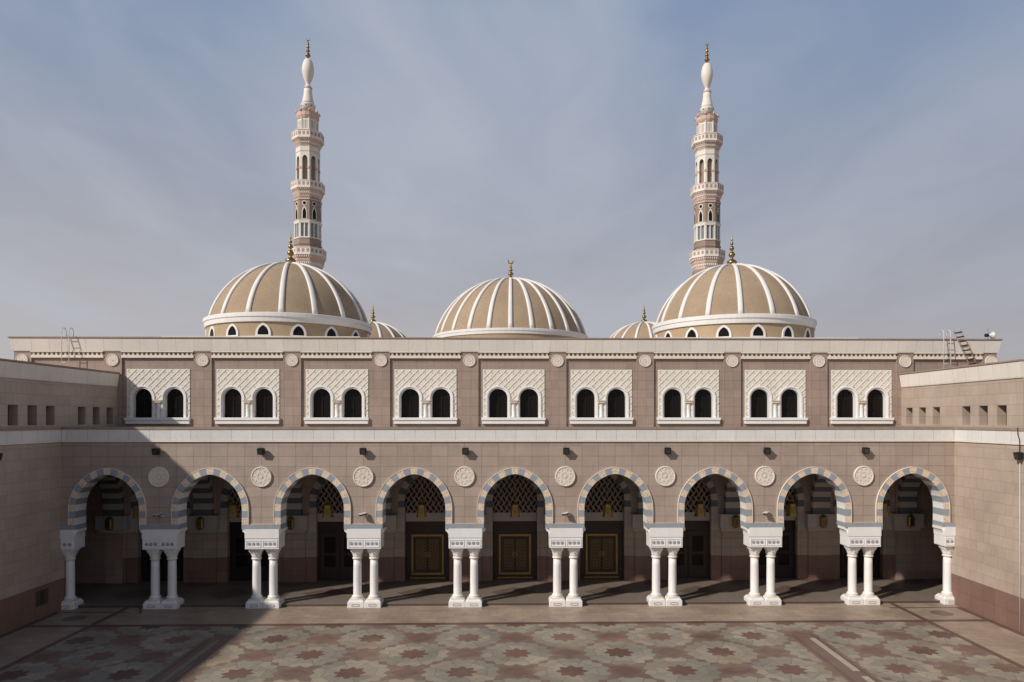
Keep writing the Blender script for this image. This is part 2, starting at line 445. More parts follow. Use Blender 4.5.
# ------------------------------------------------------------------ front arcade
AR = thing('arcade', 'low granite arcade of nine striped arches closing the far side of the court', 'arcade')
WI, WO, EE, SPR = 1.55, 1.86, .2, 4.885
SB, ST = 3.93, 4.15        # blue string course
wall = MB()
plate(wall, -WX, WX, ST, 8.25, bays, WO - .02, EE, SPR, 0., 'granite')
plate(wall, -WX, WX, ST, 8.25, bays, WO - .02, EE, SPR, .8, 'granite')
wall.build('wall', AR)
for i, c_ in enumerate(bays):
    mb = MB()
    ring(mb, WI, WO, EE, SPR, ST, -.07, .84, 10, lambda j: 'blue' if j % 2 else 'ornate', lambda j: 'blue' if j % 2 else 'white')
    o = mb.build('arch_ring', AR, (c_, 0, 0))
    mb = MB(); ring(mb, WO + .003, WO + .025, EE, SPR, ST, -.085, .0, 12, lambda j: 'cream', lambda j: 'cream')
    mb.build('moulding', o)
# string course in pieces between the arches
sc = MB()
for pc in [XC - 4.5 * BAY] + piers + [XC + 4.5 * BAY]:
    xa, xb = max(pc - (2.5 - WI), -WX), min(pc + (2.5 - WI), WX)
    sc.box(xa, xb, -.09, .86, SB, ST - .002, 'blue')
sc.build('string_course', AR)
# small trim above the string course between the arch rings
tr = MB()
for pc in piers: tr.box(pc - .54, pc + .54, -.045, .0, ST, ST + .025, 'trim')
tr.build('trim_strip', AR)
# cornice band
co = MB()
co.box(-WX + .06, WX - .06, -.07, .8, 8.22, 8.30, 'cream')
co.box(-WX + .06, WX - .06, -.05, .8, 8.302, 8.83, 'band')
co.box(-WX + .06, WX - .06, -.08, .8, 8.832, 8.96, 'coping')
co.build('cornice', AR)
rf = MB(); rf.box(-WX, WX, .80, 5.0, 7.96, 8.90, 'roof'); rf.build('roof', AR)
ce = MB(); ce.box(-27.5, 27.5, .85, 5.19, 7.2, 7.95, 'ceil'); ce.build('ceiling', AR)

# capitals, shafts, plinths
def octo(mb, cx, cy, z0, h0, z1, h1, k, ch=.3):
    def ring_(h, z_): return [(cx + sx * h * a_, cy + sy * h * b2, z_) for sx, sy, a_, b2 in
        ((1, -1, 1, 1-ch), (1, 1, 1, 1-ch), (1, 1, 1-ch, 1), (-1, 1, 1-ch, 1), (-1, 1, 1, 1-ch), (-1, -1, 1, 1-ch), (-1, -1, 1-ch, 1), (1, -1, 1-ch, 1))]
    r0, r1 = ring_(h0, z0), ring_(h1, z1)
    mb.grid([r0, r1], k, True, False); mb.face(r1, k); mb.face(r0[::-1], k)
def shaft_mesh(parent, x_):
    s_ = MB(); cy = .38
    s_.lathe([(.255, .47), (.27, .50), (.26, .54), (.215, .57), (.203, .60), (.203, 1.3), (.198, 2.0), (.19, 2.36)], 0, cy, 'white', 28)
    o = s_.build('column', parent, (x_, 0, 0))
    c_ = MB()
    c_.lathe([(.21, 2.36), (.238, 2.375), (.245, 2.41), (.235, 2.445), (.205, 2.46)], 0, cy, 'cream', 28, cap=False)
    rows = []
    for q in range(9):     # bell that turns from round to square, with a leaf swell
        t = q / 8; z_ = 2.455 + .43 * t; r_ = .20 + .112 * t ** 1.05 + .010 * sin(t * pi * 3)
        row = []
        for j in range(32):
            a_ = 2 * pi * j / 32; sqf = 1 / max(abs(cos(a_)), abs(sin(a_)))
            k_ = 1 + (min(sqf, 1.32) - 1) * min(t * 1.3, 1)
            rr_ = r_ * k_ * (1 + .035 * cos(8 * a_) * sin(pi * t))
            row.append((rr_ * cos(a_), cy + rr_ * sin(a_), z_))
        rows.append(row)
    c_.grid(rows, 'white', True, True)
    c_.box(-.315, .315, cy - .315, cy + .315, 2.885, 2.938, 'white')
    # carved volute on the front of the bell
    for q in range(14):
        a0, a1 = q * .42, (q + 1) * .42; r0, r1 = .10 - q * .0062, .10 - (q + 1) * .0062
        c_.bar((r0 * cos(a0), 2.70 + r0 * sin(a0)), (r1 * cos(a1), 2.70 + r1 * sin(a1)), .02, cy - .30, cy - .2, 'white')
    c_.build('capital', parent, (x_, 0, 0))
def plinth_mesh(parent, x_):
    p_ = MB(); cy = .38; h = .413
    octo(p_, 0, cy, 0, h, .28, h, 'white', .05)
    octo(p_, 0, cy, .282, h - .01, .375, h - .07, 'white', .10)
    octo(p_, 0, cy, .377, .345, .41, .335, 'cream', .22)
    p_.lathe([(.295, .41), (.305, .435), (.28, .468)], 0, cy, 'cream', 28)
    o = p_.build('plinth', parent, (x_, 0, 0), bevel=.012)
    r_ = MB(); pts = []      # raised oval moulding on the front, coloured dark like a shaded slot
    for q in range(25):
        a_ = 2 * pi * q / 24; sx = .13 if cos(a_) > 0 else -.13
        pts.append((sx + .055 * cos(a_), cy - h - .004, .135 + .052 * sin(a_)))
    r_.tube(pts, .015, 'groove', 6)
    r_.build('moulding', o) if False else r_.build('carved_oval', parent, (x_, 0, 0))
def impost(pc, x0, x1, dots, cols):
    mb = MB()
    mb.box(x0, x1, -.10, .86, 3.47, SB - .002, 'white')
    mb.box(x0 + .012, x1 - .012, -.075, .84, 2.94, 3.468, 'white')
    for a_, b2 in dots:      # raised frames round the inlaid discs
        for (p0, p1) in (((a_, 3.03), (b2, 3.03)), ((a_, 3.36), (b2, 3.36)), ((a_, 3.02), (a_, 3.37)), ((b2, 3.02), (b2, 3.37))):
            mb.bar(p0, p1, .028, -.095, -.07, 'white')
        n_ = 3 if b2 - a_ > .6 else 2
        for q in range(n_):
            cx_ = a_ + (b2 - a_) * (q + .5 + (.08 * (1 - q) if n_ == 3 else 0)) / n_
            ds = MB()
            L = [(cx_ + .082 * cos(2*pi*t/18), 3.195 + .082 * sin(2*pi*t/18)) for t in range(18)]
            mb.prism(L, -.088, -.07, 'blue')
            L = [(cx_ + .05 * cos(2*pi*t/8), 3.195 + .05 * sin(2*pi*t/8)) for t in range(8)]
            mb.prism(L, -.093, -.089, 'steel')
    o = mb.build('impost_block', AR, None, bevel=.008)
    for sgn, xe in ((-1, x0), (1, x1)):      # curved corbels carrying the arch soffit
        if abs(xe) > WX - .05: continue
        ext = (2.5 - WI) - .835 if len(cols) == 2 else abs(abs(xe) - (abs(pc) - (2.5 - WI)))
        ext = max(ext, .09) + .05
        L = [(0, SB - .01)]
        L += [(ext, SB - .01), (ext, SB - .14)]
        for q in range(1, 7):
            t = q / 6; L.append((ext * (1 - sin(t * pi / 2)) * .85, SB - .14 - .42 * (1 - cos(t * pi / 2)) - .02))
        L = [(xe + sgn * (a_ - .02), b2) for a_, b2 in L]
        if sgn < 0: L = L[::-1]
        cb = MB(); cb.prism(L[::-1], .02, .76, 'white'); cb.build('corbel', o)
    for cx_ in cols:
        shaft_mesh(o, cx_); plinth_mesh(o, cx_)
    return o
M['steel'] = plain('inlay_centre', (.33, .35, .385), .1, 5, .4)
for pc in piers:
    pc += .035; impost(pc, pc - .835, pc + .835, ((pc - .75, pc - .06), (pc + .06, pc + .75)), (pc - .415, pc + .415))
impost(XC - 4.5*BAY, -WX + .002, XC - 4.5*BAY + .9, ((-WX + .07, -WX + .57),), (-22.0,))
impost(XC + 4.5*BAY, XC + 4.5*BAY - .9, WX - .002, ((WX - .50, WX - .07),), (22.07,))

# medallions
def medallion(R_, name='medallion'):
    mb = MB(); n = 48
    def disc(r_, y_): return [(r_ * cos(2*pi*i/n), y_, r_ * sin(2*pi*i/n)) for i in range(n)]
    mb.grid([disc(R_, 0), disc(R_, -.075 * R_ / .5), disc(R_ * .97, -.09 * R_ / .5), disc(R_ * .90, -.09 * R_ / .5), disc(R_ * .88, -.06 * R_ / .5)], 'cream', True, False)
    mb.face(disc(R_ * .88, -.06 * R_ / .5), 'medground')
    y0, y1 = -.074 * R_ / .5, -.06 * R_ / .5
    for sq_ in range(4):      # interlaced eight-pointed star of straps
        a0 = sq_ * pi / 4
        for sg in (-1, 1):
            d_ = .40 * R_ * sg; L_ = sqrt((.89 * R_)**2 - d_*d_)
            nx, nz = cos(a0), sin(a0)
            mb.bar((nx*d_ - nz*L_, nz*d_ + nx*L_), (nx*d_ + nz*L_, nz*d_ - nx*L_), .055 * R_ / .5, y0 + .001 * sq_ + .0005 * sg, y1, 'cream')
    L = [(.15 * R_ * cos(2*pi*t/8), .15 * R_ * sin(2*pi*t/8)) for t in range(8)]
    mb.prism(L, y0 - .01, y1, 'cream')
    return mb
proto = None
for pc in piers:
    if proto is None: proto = medallion(.50).build('medallion', AR, (pc, 0, 6.50))
    else:
        c_ = proto.copy(); COL.objects.link(c_); c_.location = (pc, 0, 6.50); c_.rotation_euler.y = random.uniform(0, 1)

# arcade back wall: piers, striped arches, doors, screens
YB = 5.20; YD = 5.50
bw = MB(); DW, DE = 1.27, .2; BSP = 4.75
bays11 = [XC - 5*BAY] + bays + [XC + 5*BAY]
plate(bw, -27.5, 27.5, 3.95, 7.3, bays11, DW + .02, .15, BSP, YB, 'granite')
bw.build('back_wall', AR)
for sx in (-1, 1):
    ew = MB(); ew.box(min(sx*27.5, sx*27.8), max(sx*27.5, sx*27.8), .6, 5.6, 0, 7.9, 'granite_side'); ew.box(min(sx*22.8, sx*27.8), max(sx*22.8, sx*27.8), .6, .8, 0, 7.9, 'granite'); ew.build('end_wall', AR)
for c_ in bays11:
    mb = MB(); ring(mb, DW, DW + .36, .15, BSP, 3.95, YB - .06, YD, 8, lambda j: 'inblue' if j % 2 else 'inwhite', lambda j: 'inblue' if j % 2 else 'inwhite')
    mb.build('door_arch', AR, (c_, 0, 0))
for k, pc in enumerate([XC - 4.5*BAY] + piers + [XC + 4.5*BAY]):
    xa, xb = pc - 1.23, pc + 1.23
    pb = MB(); pb.box(xa, xb, YB, YD + .3, 1.52, 2.95, 'granite', 'bt'); pb.box(xa, xb, YB - .01, YD + .3, .12, 1.52, 'skirt')
    # slender engaged pilaster on the pier
    pb.box(pc - .62, pc + .62, YB - .09, YB, .12, 1.50, 'skirt'); pb.box(pc - .62, pc + .62, YB - .08, YB, 1.502, 2.95, 'granite')
    p_ = pb.build('pier', AR)
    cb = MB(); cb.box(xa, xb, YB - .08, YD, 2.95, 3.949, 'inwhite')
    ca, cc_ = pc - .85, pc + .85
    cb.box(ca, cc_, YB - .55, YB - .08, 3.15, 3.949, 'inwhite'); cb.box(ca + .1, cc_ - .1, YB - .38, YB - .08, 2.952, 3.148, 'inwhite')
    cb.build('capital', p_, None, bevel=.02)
    # transverse striped arch from pier to the front arcade
    if True:
        ta = MB(); y_a, y_b = .87, YB - .07; wmid = (y_b - y_a) / 2; cyy = (y_a + y_b) / 2
        P, half = arch_fn(wmid - .17, .15, 4.6, 3.95)
        nb = 23; bl_ = 2 * half / nb
        for j in range(nb):
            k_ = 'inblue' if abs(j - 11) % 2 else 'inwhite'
            for q in range(3):
                s0, s1 = j*bl_ + bl_*q/3, j*bl_ + bl_*(q+1)/3
                i0, i1, o0, o1 = P(s0, -.17), P(s1, -.17), P(s0, .17), P(s1, .17)
                for xx in (pc - .5, pc + .5):
                    ta.face([(xx, cyy + p_2[0], p_2[1]) for p_2 in (i0, i1, o1, o0)], k_)
                ta.face([(pc - .5, cyy + i0[0], i0[1]), (pc + .5, cyy + i0[0], i0[1]), (pc + .5, cyy + i1[0], i1[1]), (pc - .5, cyy + i1[0], i1[1])], k_)
                for xx in (pc - .49, pc + .49):
                    ta.face([(xx, cyy + o0[0], o0[1]), (xx, cyy + o1[0], o1[1]), (xx, cyy + o1[0], 7.21), (xx, cyy + o0[0], 7.21)], 'granite')
        ta.build('transverse_arch', AR)
        sn = thing('wall_lamp', 'gilt lamp box on white capital behind the arcade, ' + ['leftmost', 'second from left', 'third from left', 'fourth from left', 'left of centre door', 'right of centre door', 'fourth from right', 'third from right', 'second from right', 'rightmost'][k], 'wall lamp', (pc, YB - .552, 3.2), 'gilt wall lamps in the arcade')
        sb = MB(); octo(sb, 0, -.10, 0, .10, .08, .17, 'brass'); octo(sb, 0, -.10, .08, .17, .58, .17, 'brass'); octo(sb, 0, -.10, .58, .17, .72, .05, 'brass')
        sb.build('body', sn)
        sb = MB(); sb.box(-.1, .1, -.285, -.27, .14, .52, 'lens'); sb.build('glass', sn)
# lintels, screens, doors
def door_gold():
    d_ = MB(); d_.box(-1.25, 1.25, YD + .02, YD + .12, .12, 3.46, 'wood')
    root = d_.build('door', AR)
    for sg in (-1, 1):
        lf = MB(); x0, x1 = (.01, .92) if sg > 0 else (-.92, -.01)
        lf.box(x0, x1, YD - .03, YD + .02, .42, 2.74, 'wood')
        xo, xi = (x1, x0) if sg > 0 else (x0, x1)
        lo, hi = min(xo, xi), max(xo, xi)
        lf.box(xo - .10 if sg > 0 else xo, xo if sg > 0 else xo + .10, YD - .055, YD - .03, .42, 2.74, 'brass')
        a_, b2 = (lo + .0, hi - .12) if sg > 0 else (lo + .12, hi)
        lf.box(a_, b2, YD - .055, YD - .03, .42, .54, 'brass'); lf.box(a_, b2, YD - .055, YD - .03, 2.62, 2.74, 'brass')
        o = lf.build('leaf', root)
        # gilt star lattice
        st = MB(); pa, pb_ = (.07, .65) if sg > 0 else (-.65, -.07)
        nx_, nz_ = 3, 9; cw = (pb_ - pa) / nx_; chh = 1.74 / nz_
        for ix in range(nx_):
            for iz in range(nz_):
                cx_, cz_ = pa + (ix + .5) * cw, .71 + (iz + .5) * chh; r_ = .5 * cw
                for t in range(2):
                    q = [(cx_ + r_ * 1.0 * cos(pi/4*t + pi/2*u), cz_ + r_ * cos(0) * sin(pi/4*t + pi/2*u)) for u in range(4)]
                    for u in range(4): st.bar(q[u], q[(u+1) % 4], .014, YD - .045 - .001 * t, YD - .031, 'dimgilt')
        # half of the central rosette
        for q in range(8):
            a0, a1 = -pi/2 + pi*q/8, -pi/2 + pi*(q+1)/8
            for r0, r1 in ((.15, .10), (.10, .15)):
                p0 = (sg*(.012 + (r0 if q % 2 else r1)*cos(a0)), 1.575 + (r0 if q % 2 else r1)*sin(a0)); p1 = (sg*(.012 + (r1 if q % 2 else r0)*cos(a1)), 1.575 + (r1 if q % 2 else r0)*sin(a1))
                st.bar(p0, p1, .02, YD - .052, YD - .031, 'brass')
        st.build('gilt_lattice', o)
    kp = MB(); kp.box(-1.02, 1.02, YD - .02, YD + .02, .19, .27, 'brass'); kp.build('kick_strip', root)
    kb = MB()
    for sg in (-1, 1): kb.lathe([(.001, 1.52), (.045, 1.55), (.05, 1.6), (.045, 1.65), (.001, 1.68)], sg * .05, YD - .08, 'gold', 10)
    kb.build('knob', root)
    return root
M['darkwood'] = plain('dark_open_door', (.010, .006, .005), .2, 3, .5)  # near-black copy of the wood, painting the dark inside open doorways
def door_wood(wk='wood'):
    d_ = MB(); d_.box(-1.25, 1.25, YD + .02, YD + .12, .12, 3.46, wk); root = d_.build('door', AR)
    for sg in (-1, 1):
        lf = MB(); x0, x1 = (.02, 1.1) if sg > 0 else (-1.1, -.02)
        for xx in (x0, x1 - .22, ): lf.box(xx, xx + .22, YD - .05, YD + .02, .2, 2.9, wk)
        for za, zb in ((.2, .9), (1.55, 1.7), (2.6, 2.9)): lf.box(x0 + .22, x1 - .22, YD - .045, YD + .02, za, zb, wk)
        o = lf.build('leaf', root)
        gl = MB(); gl.box(x0 + .22, x1 - .22, YD - .01, YD + .018, .9, 1.55, 'glass'); gl.box(x0 + .22, x1 - .22, YD - .01, YD + .018, 1.7, 2.6, 'glass'); gl.build('pane', o)
    return root
dg = dw = dk = None
for i, c_ in enumerate(bays11):
    if 4 <= i <= 6:
        if dg is None: dg = door_gold(); dg.location.x = c_
        else: copy_tree(dg, AR).location.x = c_
    elif i in (3, 7) :
        if dw is None: dw = door_wood(); dw.location.x = c_
        else: copy_tree(dw, AR).location.x = c_
    else:
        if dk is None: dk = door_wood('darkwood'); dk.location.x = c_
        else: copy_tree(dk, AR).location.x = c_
for o in [o for o in S.objects if o.name.startswith('door') and o.parent == AR and not o.name.startswith('door_arch')]:
    if abs(o.location.x) < 6: o['label'] = 'door with gilt framed lattice leaves'
for i, c_ in enumerate(bays11):
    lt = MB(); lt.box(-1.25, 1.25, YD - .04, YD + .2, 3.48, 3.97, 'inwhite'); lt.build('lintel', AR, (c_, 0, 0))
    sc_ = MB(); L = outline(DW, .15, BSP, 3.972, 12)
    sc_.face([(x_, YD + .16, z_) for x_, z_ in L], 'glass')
    def inside(x_, z_):
        if abs(x_) > DW or z_ < 3.98: return False
        if z_ <= BSP: return True
        return (abs(x_) + .15)**2 + (z_ - BSP)**2 < (DW + .15)**2
    st_ = .315
    for sg in (-1, 1):
        for q in range(-14, 15):      # crossing wavy straps that leave leaf shaped holes
            pts = []
            for t in range(0, 80):
                z_ = 3.98 + t * .035; x_ = q * st_ + sg * (z_ - 3.98) * .62 + .035 * sin((z_ - 3.98) * 2 * pi / (st_ / .62) * 1.0)
                pts.append((x_, z_))
            for (a_, b2) in zip(pts[:-1], pts[1:]):
                if inside(*a_) and inside(*b2): sc_.bar(a_, b2, .07, YD - .01 + .004 * (sg > 0), YD + .05, 'screen')
    for q in range(12):
        z_ = 3.98 + q * st_ / 1.24 * 1.0
        for xk in range(-9, 10):
            x_ = xk * st_ / 1.0 + (st_ / 2 if q % 2 else 0)
            if inside(x_, z_ + .05) and inside(x_ - .06, z_) and inside(x_ + .06, z_):
                sc_.prism([(x_ - .10, z_ - .02), (x_ + .10, z_ - .02), (x_, z_ + .16)], YD - .02, YD + .04, 'screen')
    if i == 0: scr = sc_.build('screen', AR, (c_, 0, 0))
    else:
        o = scr.copy(); COL.objects.link(o); o.location.x = c_

# ------------------------------------------------------------------ prayer hall above and behind
HA = thing('prayer_hall', 'pale parapeted prayer hall with twin arched windows and five ribbed domes behind the arcade', 'building')
HX = 27.9; YU = 5.0; YR = 5.10
PZ0, PZ1 = 13.15, 13.95
hp = [XC + BAY * (i + .5) for i in range(-6, 6)]      # pilaster centres
rw = MB(); DZ = 9.43; PT = 12.18; PW = 1.77
for i in range(len(hp) - 1):
    xa, xb = hp[i] + .5, hp[i+1] - .5; c_ = (xa + xb) / 2
    if abs(c_) < WX:
        rw.face([(xa, YR, 8.8), (c_ - PW, YR, 8.8), (c_ - PW, YR, PZ0), (xa, YR, PZ0)], 'granite_up')
        rw.face([(c_ + PW, YR, 8.8), (xb, YR, 8.8), (xb, YR, PZ0), (c_ + PW, YR, PZ0)], 'granite_up')
        rw.face([(c_ - PW, YR, 8.8), (c_ + PW, YR, 8.8), (c_ + PW, YR, DZ), (c_ - PW, YR, DZ)], 'granite_up')
        rw.face([(c_ - PW, YR, PT), (c_ + PW, YR, PT), (c_ + PW, YR, PZ0), (c_ - PW, YR, PZ0)], 'granite_up')
        for xx in (c_ - PW, c_ + PW): rw.face([(xx, YR, DZ), (xx, YR + .05, DZ), (xx, YR + .05, PT), (xx, YR, PT)], 'granite_up')
        rw.face([(c_ - PW, YR, PT), (c_ - PW, YR + .05, PT), (c_ + PW, YR + .05, PT), (c_ + PW, YR, PT)], 'granite_up')
    else:
        rw.face([(xa, YR, 0), (xb, YR, 0), (xb, YR, PZ0), (xa, YR, PZ0)], 'granite_up')
rw.box(-HX, HX, YR + .9, 50, -.02, PZ0, 'granite_up', 'f')
for sx in (-1, 1): rw.box(min(sx*HX, sx*(HX-.05)), max(sx*HX, sx*(HX-.05)), YR - .02, YR + .9, 0, PZ0, 'granite_up')
rw.build('wall', HA)
im = MB(); im.box(-HX + .3, HX - .3, YR + .75, YR + .88, 8.8, PZ0 - .2, 'wood'); im.build('interior_wall', HA)
pl = MB()
for k, pc in enumerate(hp):
    pl = MB(); pl.box(max(pc - .5, -HX), min(pc + .5, HX), YU, YR + .05, 8.85 if abs(pc) < 22 else 0, PZ0 - .002, 'granite_pil'); pl.build('pilaster', HA)
# friezes of small hanging teeth
def frieze():
    f_ = MB(); w_ = 2.0
    f_.box(-w_, w_, YR - .03, YR + .02, 12.94, PZ0 - .004, 'coping')  # brown backing paints in the shade between the teeth
    f_.box(-w_, w_, YR - .14, YR + .02, 12.79, 12.94, 'cream')
    f_.box(-w_, w_, YR - .20, YR + .02, PZ0 - .045, PZ0 - .004, 'cream')
    n_ = 16
    for q in range(n_):
        x_ = -w_ + (q + .5) * 2 * w_ / n_
        f_.prism([(x_ - .035, 12.942), (x_ + .075, 12.942), (x_ + .055, PZ0 - .13), (x_ + .085, PZ0 - .09), (x_ + .06, PZ0 - .046), (x_ - .04, PZ0 - .046), (x_ - .065, PZ0 - .09), (x_ - .03, PZ0 - .13)], YR - .13, YR - .02, 'cream')
    f_.box(-w_, w_, YR - .05, YR + .02, 12.73, 12.788, 'coping')  # brown strip painted as the shadow line under the frieze
    return f_.build('frieze', HA)
fr = None
for i in range(len(hp) - 1):
    c_ = (hp[i] + hp[i+1]) / 2
    if fr is None: fr = frieze(); fr.location.x = c_
    else:
        o = fr.copy(); COL.objects.link(o); o.location.x = c_
    if i == 0: pass
um = None
for pc in hp:
    if um is None: um = medallion(.34).build('medallion', HA, (pc, YU, 12.66))
    else:
        o = um.copy(); COL.objects.link(o); o.location = (pc, YU, 12.66)
# parapet, flaring outwards
def flare(name, parent, p0, p1, nrm, z0, z1, out, k='parapet', thick=.5, endcap=True, jt=None):
    """parapet from p0 to p1 (xy), leaning out along nrm"""
    mb = MB(); nx, ny = nrm
    if abs(nx) > .5 and k == 'parapet': k = 'parapet_side'
    prof = [(0.0, z0), (.05, z0), (.05 + out * .12, z0 + .06), (out, z1 - .10)]
    cap_ = [(out, z1 - .098), (out + .05, z1 - .06), (out + .05, z1), (-thick, z1), (-thick, z1 - .098)]
    dx_, dy_ = p1[0] - p0[0], p1[1] - p0[1]; L_ = sqrt(dx_*dx_ + dy_*dy_); tx, ty = dx_/L_, dy_/L_
    def pt(b_, o_, z_, side):
        return (b_[0] + nx*o_ + tx*side, b_[1] + ny*o_ + ty*side, z_)
    full = prof + [(-thick, z1 - .10), (-thick, z0)]
    def ex(o_, e_): return o_ * e_
    ends = (-1 if endcap else 0, 1 if endcap else 0)
    R0 = [pt(p0, o_, z_, ends[0]*max(o_, 0)) for o_, z_ in full]; R1 = [pt(p1, o_, z_, ends[1]*max(o_, 0)) for o_, z_ in full]
    mb.grid([R0, R1], k, True, False); mb.face(R0, k); mb.face(R1[::-1], k)
    C0 = [pt(p0, o_, z_, ends[0]*max(o_, 0)) for o_, z_ in cap_]; C1 = [pt(p1, o_, z_, ends[1]*max(o_, 0)) for o_, z_ in cap_]
    o = mb.build(name, parent)
    cb = MB(); cb.grid([C0, C1], 'coping', True, False); cb.face(C0, 'coping'); cb.face(C1[::-1], 'coping'); cb.build('coping', o)
    return o
flare('parapet', HA, (-HX, YU), (HX, YU), (0, -1), PZ0, PZ1, .16)
for sx in (-1, 1): flare('parapet', HA, (sx*(HX), 5.52), (sx*HX, 50), (sx, 0), PZ0, PZ1, .16, endcap=False)
hr = MB(); hr.box(-HX + .5, HX - .5, 5.5, 49.9, PZ0 + .01, PZ0 + .3, 'roof'); hr.build('roof', HA)

# window panels
def win_panel(first):
    pn = MB(); w_, sp_ = .64, 10.55
    yp = YR - .03
    plate(pn, -PW + .01, PW - .01, DZ, PT - .01, (-.88, .88), w_, 0.0001, sp_, yp, 'lattice')
    pn.face([(-PW + .01, yp, PT - .01), (PW - .01, yp, PT - .01), (PW - .01, YR + .04, PT - .01), (-PW + .01, YR + .04, PT - .01)], 'lattice')
    for xx in (-PW + .01, PW - .01): pn.face([(xx, yp, DZ), (xx, YR + .04, DZ), (xx, YR + .04, PT - .01), (xx, yp, PT - .01)], 'lattice')
    def free(x_, z_):
        if abs(x_) > PW - .03 or z_ > PT - .03 or z_ < DZ: return False
        dxx = abs(abs(x_) - .88)
        if z_ < sp_: return dxx > w_
        return dxx*dxx + (z_ - sp_)**2 > (w_ + .0)**2
    stp = .40; step = .02
    for sg in (-1, 1):
        for q in range(-14, 15):
            x_s = q * stp; seg = None; last = None; t = 0.
            while t < 3.2:
                z_ = PT - .02 - t; x_ = x_s + sg * t
                ok = free(x_, z_)
                if ok and seg is None: seg = (x_, z_)
                if not ok and seg is not None:
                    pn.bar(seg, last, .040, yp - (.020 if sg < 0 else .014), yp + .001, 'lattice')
                    if sg < 0: pn.bar((seg[0] + .026, seg[1] - .026), (last[0] + .026, last[1] - .026), .022, yp - .004, yp + .001, 'groove')  # rib's cast shadow painted as a darker line on its lower side
                    seg = None
                last = (x_, z_); t += step
    # small dark squares, painting shaded holes in the lozenges
    for a_ in range(-9, 10):
        for b2 in range(0, 16):
            x_ = a_ * stp ; z_ = PT - .02 - b2 * stp / 2 - stp/2*0
            if all(free(x_ + u, z_ + v) for u in (-.05, .05) for v in (-.05, .05)):
                pn.box(x_ - .03, x_ + .03, yp - .006, yp + .001, z_ - .03, z_ + .03, 'groove') if b2 % 2 else None
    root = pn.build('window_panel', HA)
    sb = MB(); sb.box(-1.82, 1.82, YR - .22, YR + .02, 9.28, 9.43, 'white'); sb.box(-1.78, 1.78, YR - .16, YR + .02, 9.07, 9.278, 'white'); sb.build('sill', root, None, bevel=.02)
    for cx_ in (-.88, .88):
        fr_ = MB()
        ring(fr_, .52, .605, .0001, sp_, DZ, YR - .03, YR + .27, 10, lambda j: 'white', lambda j: 'white')
        ring(fr_, .607, .69, .0001, sp_, DZ, YR - .09, YR - .02, 10, lambda j: 'white', lambda j: 'white')
        f_ = fr_.build('window', root, (cx_, 0, 0))
        pa_ = MB(); L = outline(.54, .0001, sp_, DZ, 10); pa_.face([(x_, YR + .25, z_) for x_, z_ in L], 'glass'); pa_.build('pane', root, (cx_, 0, 0))
        mu = MB(); mu.box(-.012, .012, YR + .21, YR + .245, DZ, sp_ + .5, 'black'); mu.box(-.5, .5, YR + .215, YR + .245, sp_ - .012, sp_ + .012, 'black'); mu.build('mullion', root, (cx_, 0, 0))
    cm = MB(); cm.lathe([(.13, 9.432), (.14, 9.5), (.105, 9.54), (.10, 9.9), (.095, 10.24), (.12, 10.28)], 0, YR - .02, 'white', 16)
    cm.box(-.20, .20, YR - .19, YR + .06, 10.28, 10.36, 'cream'); cm.box(-.24, .24, YR - .22, YR + .06, 10.362, 10.41, 'trim')
    cm.build('colonnette', root)
    return root
wp = win_panel(True); wp.location.x = bays[0]
for c_ in bays[1:]:
    o = copy_tree(wp, HA); o.location.x = c_

# domes --------------------------------------------------------------
def finial(mb, H, R_, k='gold'):
    """gilt finial of stacked bulbs, height H, widest radius R_"""
    pr_ = [(0.9, 0), (1.0, .05), (.95, .10), (.5, .15), (.22, .19), (.25, .22), (.62, .27), (.66, .31), (.5, .36), (.18, .41), (.2, .44), (.45, .48), (.48, .51), (.36, .55), (.15, .59), (.15, .61), (.32, .645), (.32, .67), (.14, .71), (.12, .74), (.18, .77), (.14, .80), (.07, .88), (0.001, 1.0)]
    mb.lathe([(r_ * R_, z_ * H) for r_, z_ in pr_], 0, 0, k, 20)
def crescent(mb, z0, r_, k='gold'):
    pts = [(r_ * cos(radians(a_)), 0, z0 + r_ + r_ * sin(radians(a_))) for a_ in range(-215, 36, 14)]
    for i_ in range(len(pts) - 1):
        w_ = .26 * r_ * sin(pi * (i_ + .5) / (len(pts) - 1)) + .02
        mb.tube([pts[i_], pts[i_ + 1]], w_, k, 6)
